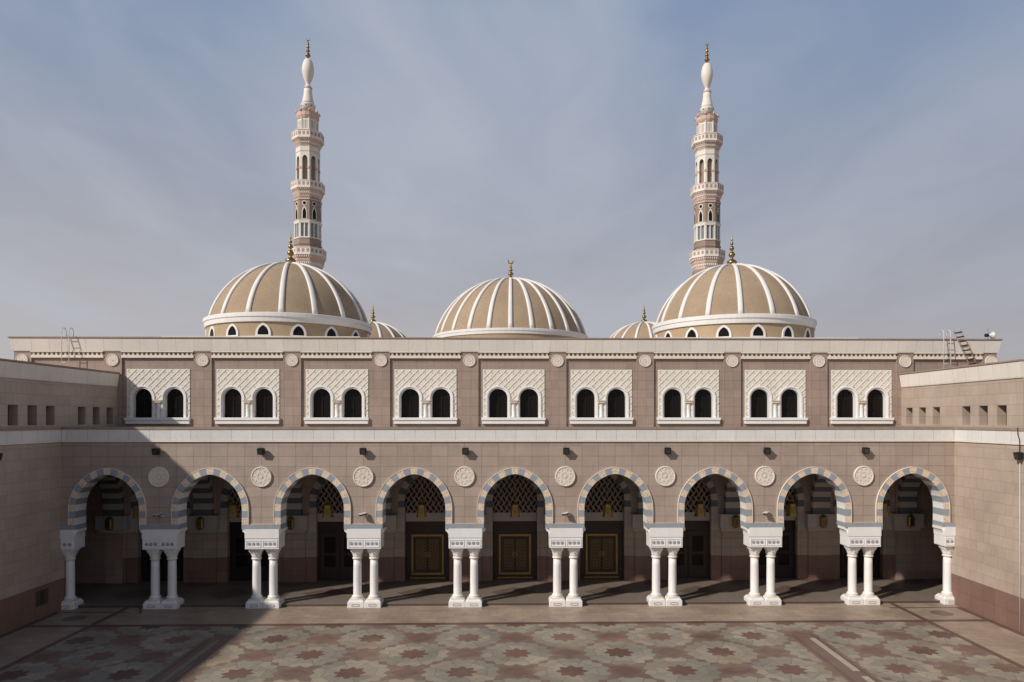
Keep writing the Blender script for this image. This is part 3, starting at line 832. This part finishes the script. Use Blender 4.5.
def dome(cx, cy, z0, rb, rise, nribs, ph, ribw, fin_h, fin_r, lab, crescent_=False, drum=None, windows=0, ring_h=.72, kf='gold', rim=.43):
    R = (rb*rb + rise*rise) / (2*rise); zc = z0 + rise - R; amax = asin(min(rb / R, 1)) if rise < R else pi - asin(rb / R)
    d_ = MB(); prof = []
    for q in range(25):
        a_ = amax * (1 - q / 24); prof.append((max(R * sin(a_), .001), zc + R * cos(a_)))
    d_.lathe(prof, 0, 0, 'stucco', 96, cap=False)
    root = d_.build('dome', HA, (cx, cy, 0)); root['label'] = lab
    for k in range(nribs):
        a0 = ph + 2*pi*k/nribs; rb_ = MB(); rows = []
        for q in range(21):
            a_ = amax * (1 - q / 20) + .004; w_ = ribw * (.52 + .48 * sin(min(a_, pi/2)) ) * .5
            if q == 20: a_ = .02
            def pt(off, side): 
                rr_ = (R + off) * sin(a_); z_ = zc + (R + off) * cos(a_)
                return (rr_ * cos(a0) - side * sin(a0), rr_ * sin(a0) + side * cos(a0), z_)
            h_ = ribw * .34
            rows.append([pt(-.05, -w_), pt(h_ * .6, -w_), pt(h_, -w_ * .55), pt(h_, w_ * .55), pt(h_ * .6, w_), pt(-.05, w_)])
        rb_.grid(rows, 'ribwhite', True, True); rb_.face(rows[0], 'ribwhite'); rb_.face(rows[-1][::-1], 'ribwhite')
        rb_.build('rib', root)
    rg = MB(); t_ = ring_h
    rg.lathe([(rb - .25, z0 - t_), (rb + rim * .72, z0 - t_), (rb + rim * .76, z0 - t_ * .85), (rb + rim * .82, z0 - t_ * .5), (rb + rim, z0 - t_ * .44), (rb + rim, z0 - t_ * .06), (rb + rim * .9, z0), (rb - .1, z0 + .04)], 0, 0, 'ribwhite', 96, smooth=False)
    rg.build('ring', root)
    fi = MB(); finial(fi, fin_h, fin_r, kf)
    if crescent_: crescent(fi, fin_h * .86, fin_r * .55)
    fi.build('finial', root, (0, 0, z0 + rise - .03 + (.22 if windows else .06)))
    if drum:
        zb = drum; rd = rb + rim * .38
        dm = MB(); dm.lathe([(rd, zb), (rd, z0 - t_ + .02)], 0, 0, 'drum', 96, cap=False)
        dm.lathe([(rd + .16, zb), (rd + .16, zb + .10), (rd, zb + .12)], 0, 0, 'ribwhite', 96, cap=False, smooth=False); dm.build('drum', root)
        for k in range(windows):
            a0 = ph + 2*pi*(k + .5)/windows
            w = MB()
            ring(w, .43, .60, .27, .32, .12, -(rd + .07), -(rd - .2), 6, lambda j: 'ribwhite', lambda j: 'ribwhite')
            w.face([(x_, -(rd + .012), z_) for x_, z_ in outline(.46, .27, .32, .12, 8)], 'glass')
            w.box(-.62, .62, -(rd + .09), -(rd - .2), .121, .20, 'ribwhite')
            o = w.build('window', root, (0, 0, zb), rot=a0 + pi/2)
    return root
def at(px_, y_, Y_):       # world point at plan depth Y_ for a picture position
    k = (px_ - 529.3) / F_PX; d_ = Y_ + CAM_D
    X_ = d_ * (k * cos(YAW) + sin(YAW)) / (cos(YAW) - k * sin(YAW)); ff = X_ * sin(YAW) + d_ * cos(YAW)
    return X_, CAM_Z + (419 - y_) * ff / F_PX
YBIG = 28.0
XL, ZT = at(291.4, 261.7, YBIG); XR, _ = at(732.6, 261.7, YBIG)
XL = -XR if False else XL
dome(XL, YBIG, 17.80, 6.66, 5.22, 16, -pi/2 + radians(11.25), .42, 2.85, .45, 'large stucco dome on the left with white ribs', drum=15.82, windows=16)
dome(XR, YBIG, 17.80, 6.66, 5.26, 16, -pi/2 + radians(11.25), .42, 2.85, .45, 'large stucco dome on the right with white ribs', drum=15.82, windows=16)
XM, ZM = at(511.6, 277, 25.); 
dome(XM, 25., 16.28, 6.38, ZM - .26 - 16.28, 24, -pi/2, .34, 1.6, .38, 'middle dome with closely set white ribs', crescent_=True, drum=13.4, ring_h=.42, rim=.20)
for px_, lab in ((373.7, 'small dome half hidden right of the large left dome'), (644.8, 'small dome half hidden left of the large right dome')):
    X_, Z_ = at(px_, 322.8, 40.)
    dome(X_, 40., Z_ - 2.9, 4.4, 2.9, 16, -pi/2, .30, 2.0, .36, lab, drum=13.4)
for (xc, px0, px1) in ((XL, 164.4, 359.4), (XR, 656.4, 857.4)):
    xa, _ = at(px0, 335, 20.6); xb, _ = at(px1, 335, 20.6)
    pf = MB(); pf.box(xa, xb, 20.6, 20.6 + (xb - xa), 13.3, 15.62, 'parapet'); pf.box(xa - .12, xb + .12, 20.5, 20.7 + (xb - xa), 15.622, 15.82, 'ribwhite'); pf.build('roof_platform', HA)

HA.location.x = -.07
# ------------------------------------------------------------------ side wings
def wing(sx, side):
    W_ = thing('court_wing', '%s courtyard wing with a red granite foot and small square window slots' % side, 'building', (0, 0, 0))
    X0 = sx * WX
    def bx(mb, xa, xb, *a_): mb.box(min(xa, xb), max(xa, xb), *a_)
    w_ = MB()
    # lower wall with arcade end
    bx(w_, X0, X0 + sx * .6, -60, .8, 1.52, 8.21, 'granite_side')
    bx(w_, X0 + sx * .6, X0 + sx * 9, -60, .59, -.02, 8.20, 'granite_side')
    w_.build('wall', W_)
    s_ = MB(); bx(s_, X0 - sx * .012, X0 + sx * .6, -60, .8, -.02, 1.519, 'skirt'); s_.build('skirting', W_)
    b_ = MB(); bx(b_, X0 - sx * .06, X0 + sx * .6, -60, 5.0, 8.22, 8.30, 'cream'); bx(b_, X0 - sx * .04, X0 + sx * .6, -60, 5.0, 8.302, 8.83, 'band'); bx(b_, X0 - sx * .08, X0 + sx * .6, -60, 5.0, 8.832, 8.96, 'coping')
    b_.build('cornice', W_)
    r_ = MB(); bx(r_, X0 + sx * .6, X0 + sx * 9, -60, 5.0, 8.22, 8.85, 'roof'); r_.build('roof', W_)
    # upper storey with slots
    u = MB(); YE = -4.72; zt = 11.16; XU = X0 + sx * .07
    sh = .22 if sx < 0 else .12
    ys_ = [y_ + sh for y_ in (4.07, 2.8, 1.53, -.93, -2.2, -3.47)]; hw = .32
    cuts = sorted(ys_)
    prev = YE
    def q_(ya, yb, za, zb): u.face([(XU, ya, za), (XU, yb, za), (XU, yb, zb), (XU, ya, zb)], 'granite_side')
    for yc in cuts:
        q_(prev, yc - hw, 9.06, 9.98); prev = yc + hw
        for yy in (yc - hw, yc + hw): u.face([(XU, yy, 9.06), (XU + sx * .5, yy, 9.06), (XU + sx * .5, yy, 9.98), (XU, yy, 9.98)], 'granite_side')
        for zz in (9.06, 9.98): u.face([(XU, yc - hw, zz), (XU + sx * .5, yc - hw, zz), (XU + sx * .5, yc + hw, zz), (XU, yc + hw, zz)], 'granite_side')
    q_(prev, 5.1, 9.06, 9.98); q_(YE, 5.1, 8.9, 9.06); q_(YE, 5.1, 9.98, zt)
    bx(u, XU + sx * .6, XU + sx * 7.5, YE + .01, 4.99, 8.8, zt - .3, 'granite_side')
    u.face([(XU, YE, 8.9), (XU + sx * 7.5, YE, 8.9), (XU + sx * 7.5, YE, zt), (XU, YE, zt)], 'granite_side')
    u.face([(XU, YE, zt), (XU + sx * .6, YE, zt), (XU + sx * .6, 5, zt), (XU, 5, zt)], 'granite_side')
    u.build('upper_wall', W_)
    for yc in cuts:
        g_ = MB(); bx(g_, XU + sx * .42, XU + sx * .45, yc - hw, yc + hw, 9.06, 9.98, 'glass'); g_.build('window', W_)
    flare('parapet', W_, (XU, YE), (XU, 4.93), (-sx, 0), zt, 11.96, .16, endcap=False)
    flare('parapet', W_, (XU + sx * .5, YE), (XU + sx * 7.5, YE), (0, -1), zt, 11.96, .16, endcap=False)
    return W_
wing(-1, 'shaded left'); wing(1, 'sunlit right')

# ------------------------------------------------------------------ minarets
def minaret(px_, top_y, lab):
    Ym = 55.3; X_, _ = at(px_, 200, Ym); s0 = 90. / F_PX
    T = thing('minaret', lab, 'minaret', (X_, Ym, 0), 'pair of minarets')
    ff = X_ * sin(YAW) + (Ym + CAM_D) * cos(YAW); kz = 1.0
    zy = lambda y_: 9.35 + (419 - y_) * s0
    ph = pi / 8
    def oc(mb, prof, k, n=8, smooth=False):      # prof: (half width in px, y in px)
        mb.lathe([(h * s0 * (.97 if n == 8 else 1), 9.35 + (419 - y_) * (90. - h * s0 * (1 if n < 20 else .25)) / F_PX) for h, y_ in prof], 0, 0, k, n, smooth, ph, cap=True)
    def facepts(h, k):      # middle and corner helpers for an octagon face k
        a0 = ph + 2*pi*k/8; a1 = ph + 2*pi*(k+1)/8; r_ = h * s0 * .97
        return Vector((r_*cos(a0), r_*sin(a0), 0)), Vector((r_*cos(a1), r_*sin(a1), 0))
    def onface(mb, h, k, u0, u1, y0, y1, out, kmat, dep=.12):    # slab on face k from fraction u0..u1
        A, B = facepts(h, k); n_ = ((A + B) / 2).normalized()
        P0, P1 = A.lerp(B, u0), A.lerp(B, u1); kz_ = (90. - h * s0) / F_PX; z0, z1 = 9.35 + (419 - y1) * kz_, 9.35 + (419 - y0) * kz_
        o_ = n_ * out; i_ = n_ * (out - dep)
        f_ = [(*(P0 + o_).xy, z0), (*(P1 + o_).xy, z0), (*(P1 + o_).xy, z1), (*(P0 + o_).xy, z1)]
        b_ = [(*(P0 + i_).xy, z0), (*(P1 + i_).xy, z0), (*(P1 + i_).xy, z1), (*(P0 + i_).xy, z1)]
        mb.face(f_, kmat)
        for q in range(4): mb.face([f_[q], b_[q], b_[(q+1) % 4], f_[(q+1) % 4]], kmat)
    def onface_poly(mb, h, k, pts, out, kmat):
        A, B = facepts(h, k); n_ = ((A + B) / 2).normalized()
        mb.face([(*(A.lerp(B, u) + n_ * out).xy, 9.35 + (419 - y_) * (90. - h * s0) / F_PX) for u, y_ in pts], kmat)
    # base and lower shaft
    b_ = MB(); b_.box(-3.2, 3.2, -3.2, 3.2, -.02, 16, 'minbrown'); b_.box(-3.3, 3.3, -3.3, 3.3, 16, 16.5, 'minwhite'); b_.build('base', T)
    b_ = MB(); b_.lathe([(2.0, 16.4), (1.9, zy(270))], 0, 0, 'minbrown', 8, False, ph); b_.build('lower_shaft', T)
    def balcony(h, y0, y1, y2, h2):
        r_ = MB()
        oc(r_, [(h - .8, y1), (h, y1 - .3), (h, y0 + .6), (h + .5, y0 + .5), (h + .5, y0), (h - 1.3, y0), (h - 1.3, y1 - 2.2)], 'minwhite')
        for k in range(8):
            for q in range(3):
                u = (q + .5) / 3; onface(r_, h, k, u - .09, u + .09, y0 + 2.0, y1 - 3.2, .015, 'minrose', .05)
            onface(r_, h, k, 0, 1, y1 - 1.4, y1 - .6, .03, 'cream', .05)
        o = r_.build('balcony', T)
        c_ = MB(); n_ = 5; prev = h - .8
        prof_all = []
        for q in range(n_):
            ya = y1 + (y2 - y1) * q / n_; yb = y1 + (y2 - y1) * (q + 1) / n_
            ha = h - .8 - (h - .8 - h2) * q / n_; hb = h - .8 - (h - .8 - h2) * (q + 1) / n_
            km = 'minwhite' if q == 2 else 'minpink'
            oc(c_, [(hb, yb), (ha - .2, ya + (yb - ya) * .45), (ha - .2, ya + .02)], km)
            if q % 2 == 0:
                for k in range(8):
                    for t in range(6):
                        u = (t + .5) / 6; onface(c_, ha - .2, k, u - .03, u + .03, ya + .2, ya + (yb - ya) * .55, .07, 'minwhite', .1)
        c_.build('corbel_ring', o)
        return o
    balcony(18.4, 246, 254.5, 271, 12.8)
    s_ = MB()
    oc(s_, [(13.6, 254), (13.6, 244), (14.2, 243.6), (14.2, 242.6), (13.4, 242.2), (13.4, 236.5)], 'minbrown')
    s_.build('lower_storey', T)
    g_ = MB(); oc(g_, [(11.9, 236.6), (11.9, 219)], 'minglass')       # gallery of glazed bays behind colonnettes
    for k in range(8):
        for u, w_ in ((0.0, .13), (.5, .045), (1.0, .13)):
            onface(g_, 13.2, k, max(u - w_, 0), min(u + w_, 1), 221, 236.4, .02, 'minwhite', .28)
    oc(g_, [(14.0, 237.4), (14.0, 236.3), (13.2, 236.2)], 'minwhite'); oc(g_, [(13.6, 222.4), (14.0, 220.2), (14.2, 219.4), (13.7, 219.3)], 'minwhite')
    g_.build('gallery', T)
    s_ = MB(); oc(s_, [(13.4, 219.4), (13.4, 200), (13.9, 199.2), (13.9, 197), (13.3, 196.6)], 'minbrown')
    for k in range(8):
        # pointed window with white frame
        fr_ = [(.24, 219), (.24, 211), (.33, 208), (.5, 205.3), (.67, 208), (.76, 211), (.76, 219)]
        onface_poly(s_, 13.4, k, fr_, .03, 'minwhite')
        onface_poly(s_, 13.4, k, [(.33, 218.3), (.33, 211.3), (.4, 209.2), (.5, 207.3), (.6, 209.2), (.67, 211.3), (.67, 218.3)], .05, 'glass')
        onface_poly(s_, 13.4, k, [(.5 + .24 * cos(t*pi/8), 202.8 + 2.5 * sin(t*pi/8)) for t in range(16)], .03, 'minwhite')
        onface_poly(s_, 13.4, k, [(.5 + .16 * cos(t*pi/8), 202.8 + 1.65 * sin(t*pi/8)) for t in range(16)], .05, 'glass')
        onface(s_, 13.9, k, 0, 1, 197.6, 199.0, .02, 'minpink', .04)
    s_.build('windowed_storey', T)
    balcony(16.9, 179, 187.5, 197, 12.6)
    # open arched storey: core, corner piers and arch heads
    a_ = MB(); oc(a_, [(8.6, 188), (8.6, 150)], 'minbrown')
    for k in range(8):
        for u0, u1 in ((0, .20), (.80, 1)): onface(a_, 12.0, k, u0, u1, 156, 186, 0, 'minwhite', .35)
        hd = [(.20, 160)] + [(.5 - .30 * cos(t*pi/10), 160 - 5.2 * sin(t*pi/10)) for t in range(11)]
        L = hd[1:]
        for p0, p1 in zip(L[:-1], L[1:]): onface_poly(a_, 12.0, k, [p0, p1, (p1[0], 146), (p0[0], 146)], 0, 'minwhite')
        onface_poly(a_, 12.0, k, [(0, 146), (.2, 146), (.2, 160), (0, 160)], .004, 'minwhite'); onface_poly(a_, 12.0, k, [(.8, 146), (1, 146), (1, 160), (.8, 160)], .004, 'minwhite')
        onface(a_, 12.0, k, -.0, .24, 166, 168.2, .05, 'minpink', .3); onface(a_, 12.0, k, .76, 1, 166, 168.2, .05, 'minpink', .3)
        onface(a_, 12.0, k, 0, 1, 150.2, 150.9, .03, 'minpink', .05)
    oc(a_, [(11.6, 152), (11.9, 145.5)], 'minwhite')
    a_.build('arched_storey', T)
    balcony(16.1, 128.5, 137.2, 146.5, 11.2)
    d_ = MB(); oc(d_, [(10.2, 137), (10.0, 117)], 'minwhite')
    for k in range(8):
        for u in (.3, .5, .7): onface(d_, 10.1, k, u - .03, u + .03, 119.5, 128, .012, 'minbrown', .03)
        for u in (0.03, .97): onface(d_, 10.1, k, u - .03, u + .03, 117, 130, .06, 'minwhite', .1)
    d_.build('upper_storey', T)
    c_ = MB(); oc(c_, [(9.8, 117.5), (10.9, 114.5), (10.9, 111.5), (11.2, 110.3), (9.4, 110.3), (9.2, 112)], 'minpink', 16)
    for k in range(8):
        a0 = ph + 2*pi*k/8; zs = 9.35 + (419 - 110.5) * (90 - 11 * s0) / F_PX; c_.lathe([(.16, zs), (.14, zs + .18), (.02, zs + .40)], 10.9*s0*cos(a0), 10.9*s0*sin(a0), 'minpink', 6)
    oc(c_, [(7.0, 112), (6.9, 106), (7.2, 105.3), (6.4, 104.6)], 'minwhite', 24, True)
    for k in range(8):
        a0 = 2*pi*k/8; c_.lathe([(.01, zy(109)), (.09, zy(108.2)), (.01, zy(107.4))], 6.9*s0*cos(a0), 6.9*s0*sin(a0), 'glass', 8)
    c_.build('crown', T)
    e_ = MB()
    oc(e_, [(6.3, 105), (5.6, 102), (4.6, 97.5), (4.0, 93), (3.8, 88.5)], 'minwhite', 32, True)
    oc(e_, [(4.2, 89.1), (4.3, 88.4), (3.9, 87.8)], 'minpink', 24)
    oc(e_, [(3.5, 88.2), (3.0, 86.4), (1.9, 85.2), (1.9, 84.6), (2.8, 82.6), (4.4, 78.5), (5.6, 73.5), (5.9, 70.5), (5.6, 66.5), (4.6, 62.8), (3.2, 60.2), (1.9, 59.6), (1.2, 59.2)], 'minwhite', 32, True)
    e_.build('spire', T)
    f_ = MB()
    oc(f_, [(1.3, 58.6), (1.1, 57), (1.5, 56.5), (2.5, 55.4), (2.5, 54.6), (1.2, 53.2), (.8, 52.4), (1.9, 51.2), (1.9, 50.6), (.9, 49.2), (.7, 48.4), (1.6, 47.4), (1.6, 46.9), (.7, 45.6), (1.3, 44.4), (1.3, 44), (.5, 42.8), (.4, 41)], 'gold', 16, True)
    crescent(f_, zy(41.3), 1.4 * s0)
    f_.build('finial', T)
    T.scale = (1, 1, 1)
    T.location.z = 0
    return T
minaret(308.0, 39, 'tall octagonal minaret with three balconies rising behind the left dome')
minaret(707.0, 43, 'tall octagonal minaret with three balconies rising beside the right dome')

# ------------------------------------------------------------------ fixtures
# floodlights
def floodlight(x_, y_, z_, rot, lab):
    T = thing('floodlight', lab, 'floodlight', (x_, y_, z_), 'black floodlights under the cornice', rot)
    b_ = MB(); b_.box(-.145, .145, -.27, -.10, -.15, .15, 'black'); b_.box(-.16, .16, -.29, -.27, -.165, .165, 'black')
    for q in range(5): b_.box(-.13 + q * .06, -.11 + q * .06, -.10, -.06, -.12, .12, 'black')
    o = b_.build('housing', T, bevel=.01); o.rotation_euler.x = radians(14)
    g_ = MB(); g_.box(-.11, .11, -.296, -.292, -.11, .11, 'lens'); o2 = g_.build('glass', T); o2.rotation_euler.x = radians(14)
    br_ = MB(); br_.box(-.05, .05, -.12, 0, -.05, .05, 'black'); br_.box(-.09, .09, -.025, 0, -.09, .09, 'black'); br_.build('bracket', T)
    return T
NTH = ['first and second', 'second and third', 'third and fourth', 'fourth and fifth', 'fifth and sixth', 'sixth and seventh', 'seventh and eighth', 'eighth and ninth']
for k, pc in enumerate(piers):
    floodlight(pc + random.uniform(-.03, .03) + .05 + (-.1 if k == 0 else 0), 0, 7.82, random.uniform(-.08, .08), 'black floodlight under the cornice between the %s arches from the left' % NTH[k])
yr_ = 706*22.2/506 - CAM_D - .48
floodlight(WX, yr_ - .14, 7.80, pi/2 * -1 + pi*0 if False else -pi/2, 'black floodlight on the sunlit right side wall')
floodlight(-WX, -4.55, 7.80, pi/2, 'black floodlight on the shaded left side wall')
# pipe and cable on right wall
t = MB(); t.tube([(WX - .05, yr_ - .05, 7.6), (WX - .05, yr_ - .05, .02)], .018, 'alu', 8); tag(t.build('conduit'), 'thin pale pipe running down the right side wall from the floodlight', 'pipe')
t = MB(); t.tube([(WX - .12, yr_, 8.98), (WX - .13, yr_ - .02, 8.7), (WX - .10, yr_ - .10, 8.4), (WX - .09, yr_ - .08, 8.2), (WX - .04, yr_ - .02, 8.0), (WX - .03, yr_, 7.9)], .018, 'black', 6); tag(t.build('cable'), 'black cable hanging over the cornice to the right wall floodlight', 'cable')
# surveillance cameras
for k in (0, 2, 4, 6):
    pc = piers[k]
    T = thing('security_camera', 'small pale security camera on the pier between the %s arches from the left' % NTH[k], 'camera', (pc + .16, 0, 4.60), 'security cameras on the arcade piers')
    b_ = MB(); b_.box(-.06, .06, -.03, 0, -.08, .06, 'alu'); b_.tube([(0, -.02, -.02), (0, -.12, -.02), (0, -.16, .03)], .022, 'alu', 8); b_.build('bracket', T)
    b_ = MB(); b_.box(-.10, .10, -.42, -.06, .03, .12, 'grey'); b_.box(-.12, .12, -.46, -.04, .12, .135, 'alu'); o = b_.build('housing', T, bevel=.012); o.rotation_euler = (radians(6), 0, radians(-38))
    b_ = MB(); b_.box(-.08, .08, -.426, -.421, .04, .11, 'glass'); o = b_.build('lens', T); o.rotation_euler = (radians(6), 0, radians(-38))
# hanging lanterns
for i, c_ in enumerate(bays):
    T = thing('hanging_lantern', 'gilt bell-shaped lantern hanging on a chain behind the %s arch' % ORD[i], 'lantern', (c_, 2.85, 4.1), 'gilt lanterns hanging in the arcade')
    b_ = MB()
    octo(b_, 0, 0, 0, .27, .05, .27, 'brass'); octo(b_, 0, 0, .051, .235, .62, .175, 'brass'); octo(b_, 0, 0, .621, .20, .66, .20, 'brass')
    for q in range(4):
        a_ = q * pi / 2
    b_.build('body', T)
    gl = MB()
    for sg in (-1, 1): gl.box(-.10, .10, sg * .2135 - .02, sg * .2135 + .02, .14, .50, 'lantern'); gl.box(sg * .2135 - .02, sg * .2135 + .02, -.10, .10, .14, .50, 'lantern')
    if i == 0: M['lantern'] = plain('lantern_glass', (.26, .17, .06), .2, 6, .35)
    gl.build('glass', T)
    cp = MB(); octo(cp, 0, 0, .661, .18, .80, .07, 'brass'); cp.lathe([(.07, .80), (.09, .86), (.05, .92), (.03, .96)], 0, 0, 'brass', 12); cp.build('cap', T)
    ch = MB(); ch.tube([(0, 0, .95), (0, 0, 3.10)], .014, 'brass', 6); ch.build('chain', T)
# white hooped access ladders on the wing roofs
def hoop_ladder(px_, lab):
    X_, _ = at(px_, 350, 4.6)
    T = thing('roof_ladder', lab, 'ladder', (X_, 4.60, 11.3), 'white hooped ladders to the hall roof')
    for sx in (-.2, .2):
        b_ = MB(); pts = [(sx, 0, 0), (sx, 0, 2.93)] + [(sx, .2 - .2 * cos(t*pi/8), 2.93 + .2 * sin(t*pi/8)) for t in range(1, 9)] + [(sx, .4, 2.6)]
        b_.tube(pts, .022, 'alu', 8); b_.build('rail', T)
    for q in range(9):
        b_ = MB(); b_.tube([(-.2, 0, .3 + q * .30), (.2, 0, .3 + q * .30)], .016, 'alu', 6); b_.build('rung', T)
    return T
hoop_ladder(65.3, 'white hooped roof ladder on the left with its shadow on the wall')
hoop_ladder(947.3, 'white hooped roof ladder on the right beside the wooden ladder')
xa, za = at(957.0, 330.5, 4.72); xb, zb = at(973.5, 366, 3.6)
T = thing('wooden_ladder', 'old wooden ladder with dark rungs leaning askew on the right roof parapet', 'ladder', (xb, 3.6, zb))
dvec = Vector((xa - xb, 4.70 - 3.6, za - zb)); off = Vector((.20, 0, .03))
for s_ in (-1, 1):
    b_ = MB(); b_.tube([tuple(off * s_), tuple(dvec + off * s_)], .03, 'oldwood', 6); b_.build('rail', T)
for q in range(8):
    p_ = dvec * ((q + .5) / 8); b_ = MB(); b_.tube([tuple(p_ - off * 1.1), tuple(p_ + off * 1.1)], .045, 'darkrung', 6); b_.build('rung', T)
# horn loudspeaker on the parapet
X_, Z_ = at(989, 335.3, 5.0)
T = thing('horn_loudspeaker', 'white horn loudspeaker with black driver on the right end of the roof parapet', 'loudspeaker', (X_, 5.0, 13.95))
b_ = MB(); hz_ = Z_ - 13.95
def lx_(prof, k, mb):
    rows = [[(x_, r_ * cos(2*pi*i/20), hz_ + r_ * sin(2*pi*i/20)) for i in range(20)] for x_, r_ in prof]; mb.grid(rows, k); mb.face(rows[0], k)
lx_([(-.05, .06), (.05, .08), (.13, .13), (.20, .21), (.25, .22), (.25, .20), (.12, .08)], 'white', b_); b_.mats = ['alu']; b_.build('horn', T)
b_ = MB(); lx_([(-.24, .07), (-.22, .10), (-.06, .10), (-.05, .05)], 'black', b_); b_.build('driver', T)
b_ = MB(); b_.tube([(-.02, .05, 0), (-.02, .05, .62)], .014, 'grey', 6); b_.box(-.08, .04, -.03, .09, 0, .02, 'grey'); b_.build('mast', T)
# vent hatch on left wall
T = thing('wall_hatch', 'dark metal hatch low on the shaded left wall', 'hatch', (-WX, -1.45, .6))
b_ = MB(); b_.box(-.02, .04, -.42, .42, 0, .72, 'riser'); b_.build('frame', T)
b_ = MB(); b_.box(.04, .06, -.12, .12, .08, .64, 'black'); b_.build('opening', T)
b_ = MB()
for q in range(6): b_.box(.06, .075, -.11, .11, .12 + q * .09, .14 + q * .09, 'grey')
b_.build('grille', T)
# little black standpipe in front of the second pier
X_, _ = at(140.5, 614, -.7)
T = MB(); T.lathe([(.05, 0), (.05, .02), (.025, .03), (.025, .22), (.05, .23), (.045, .30), (.01, .32)], 0, 0, 'black', 10); tag(T.build('standpipe', None, (X_, -.72, 0)), 'tiny black standpipe on the paving beside the second pair of columns', 'standpipe')
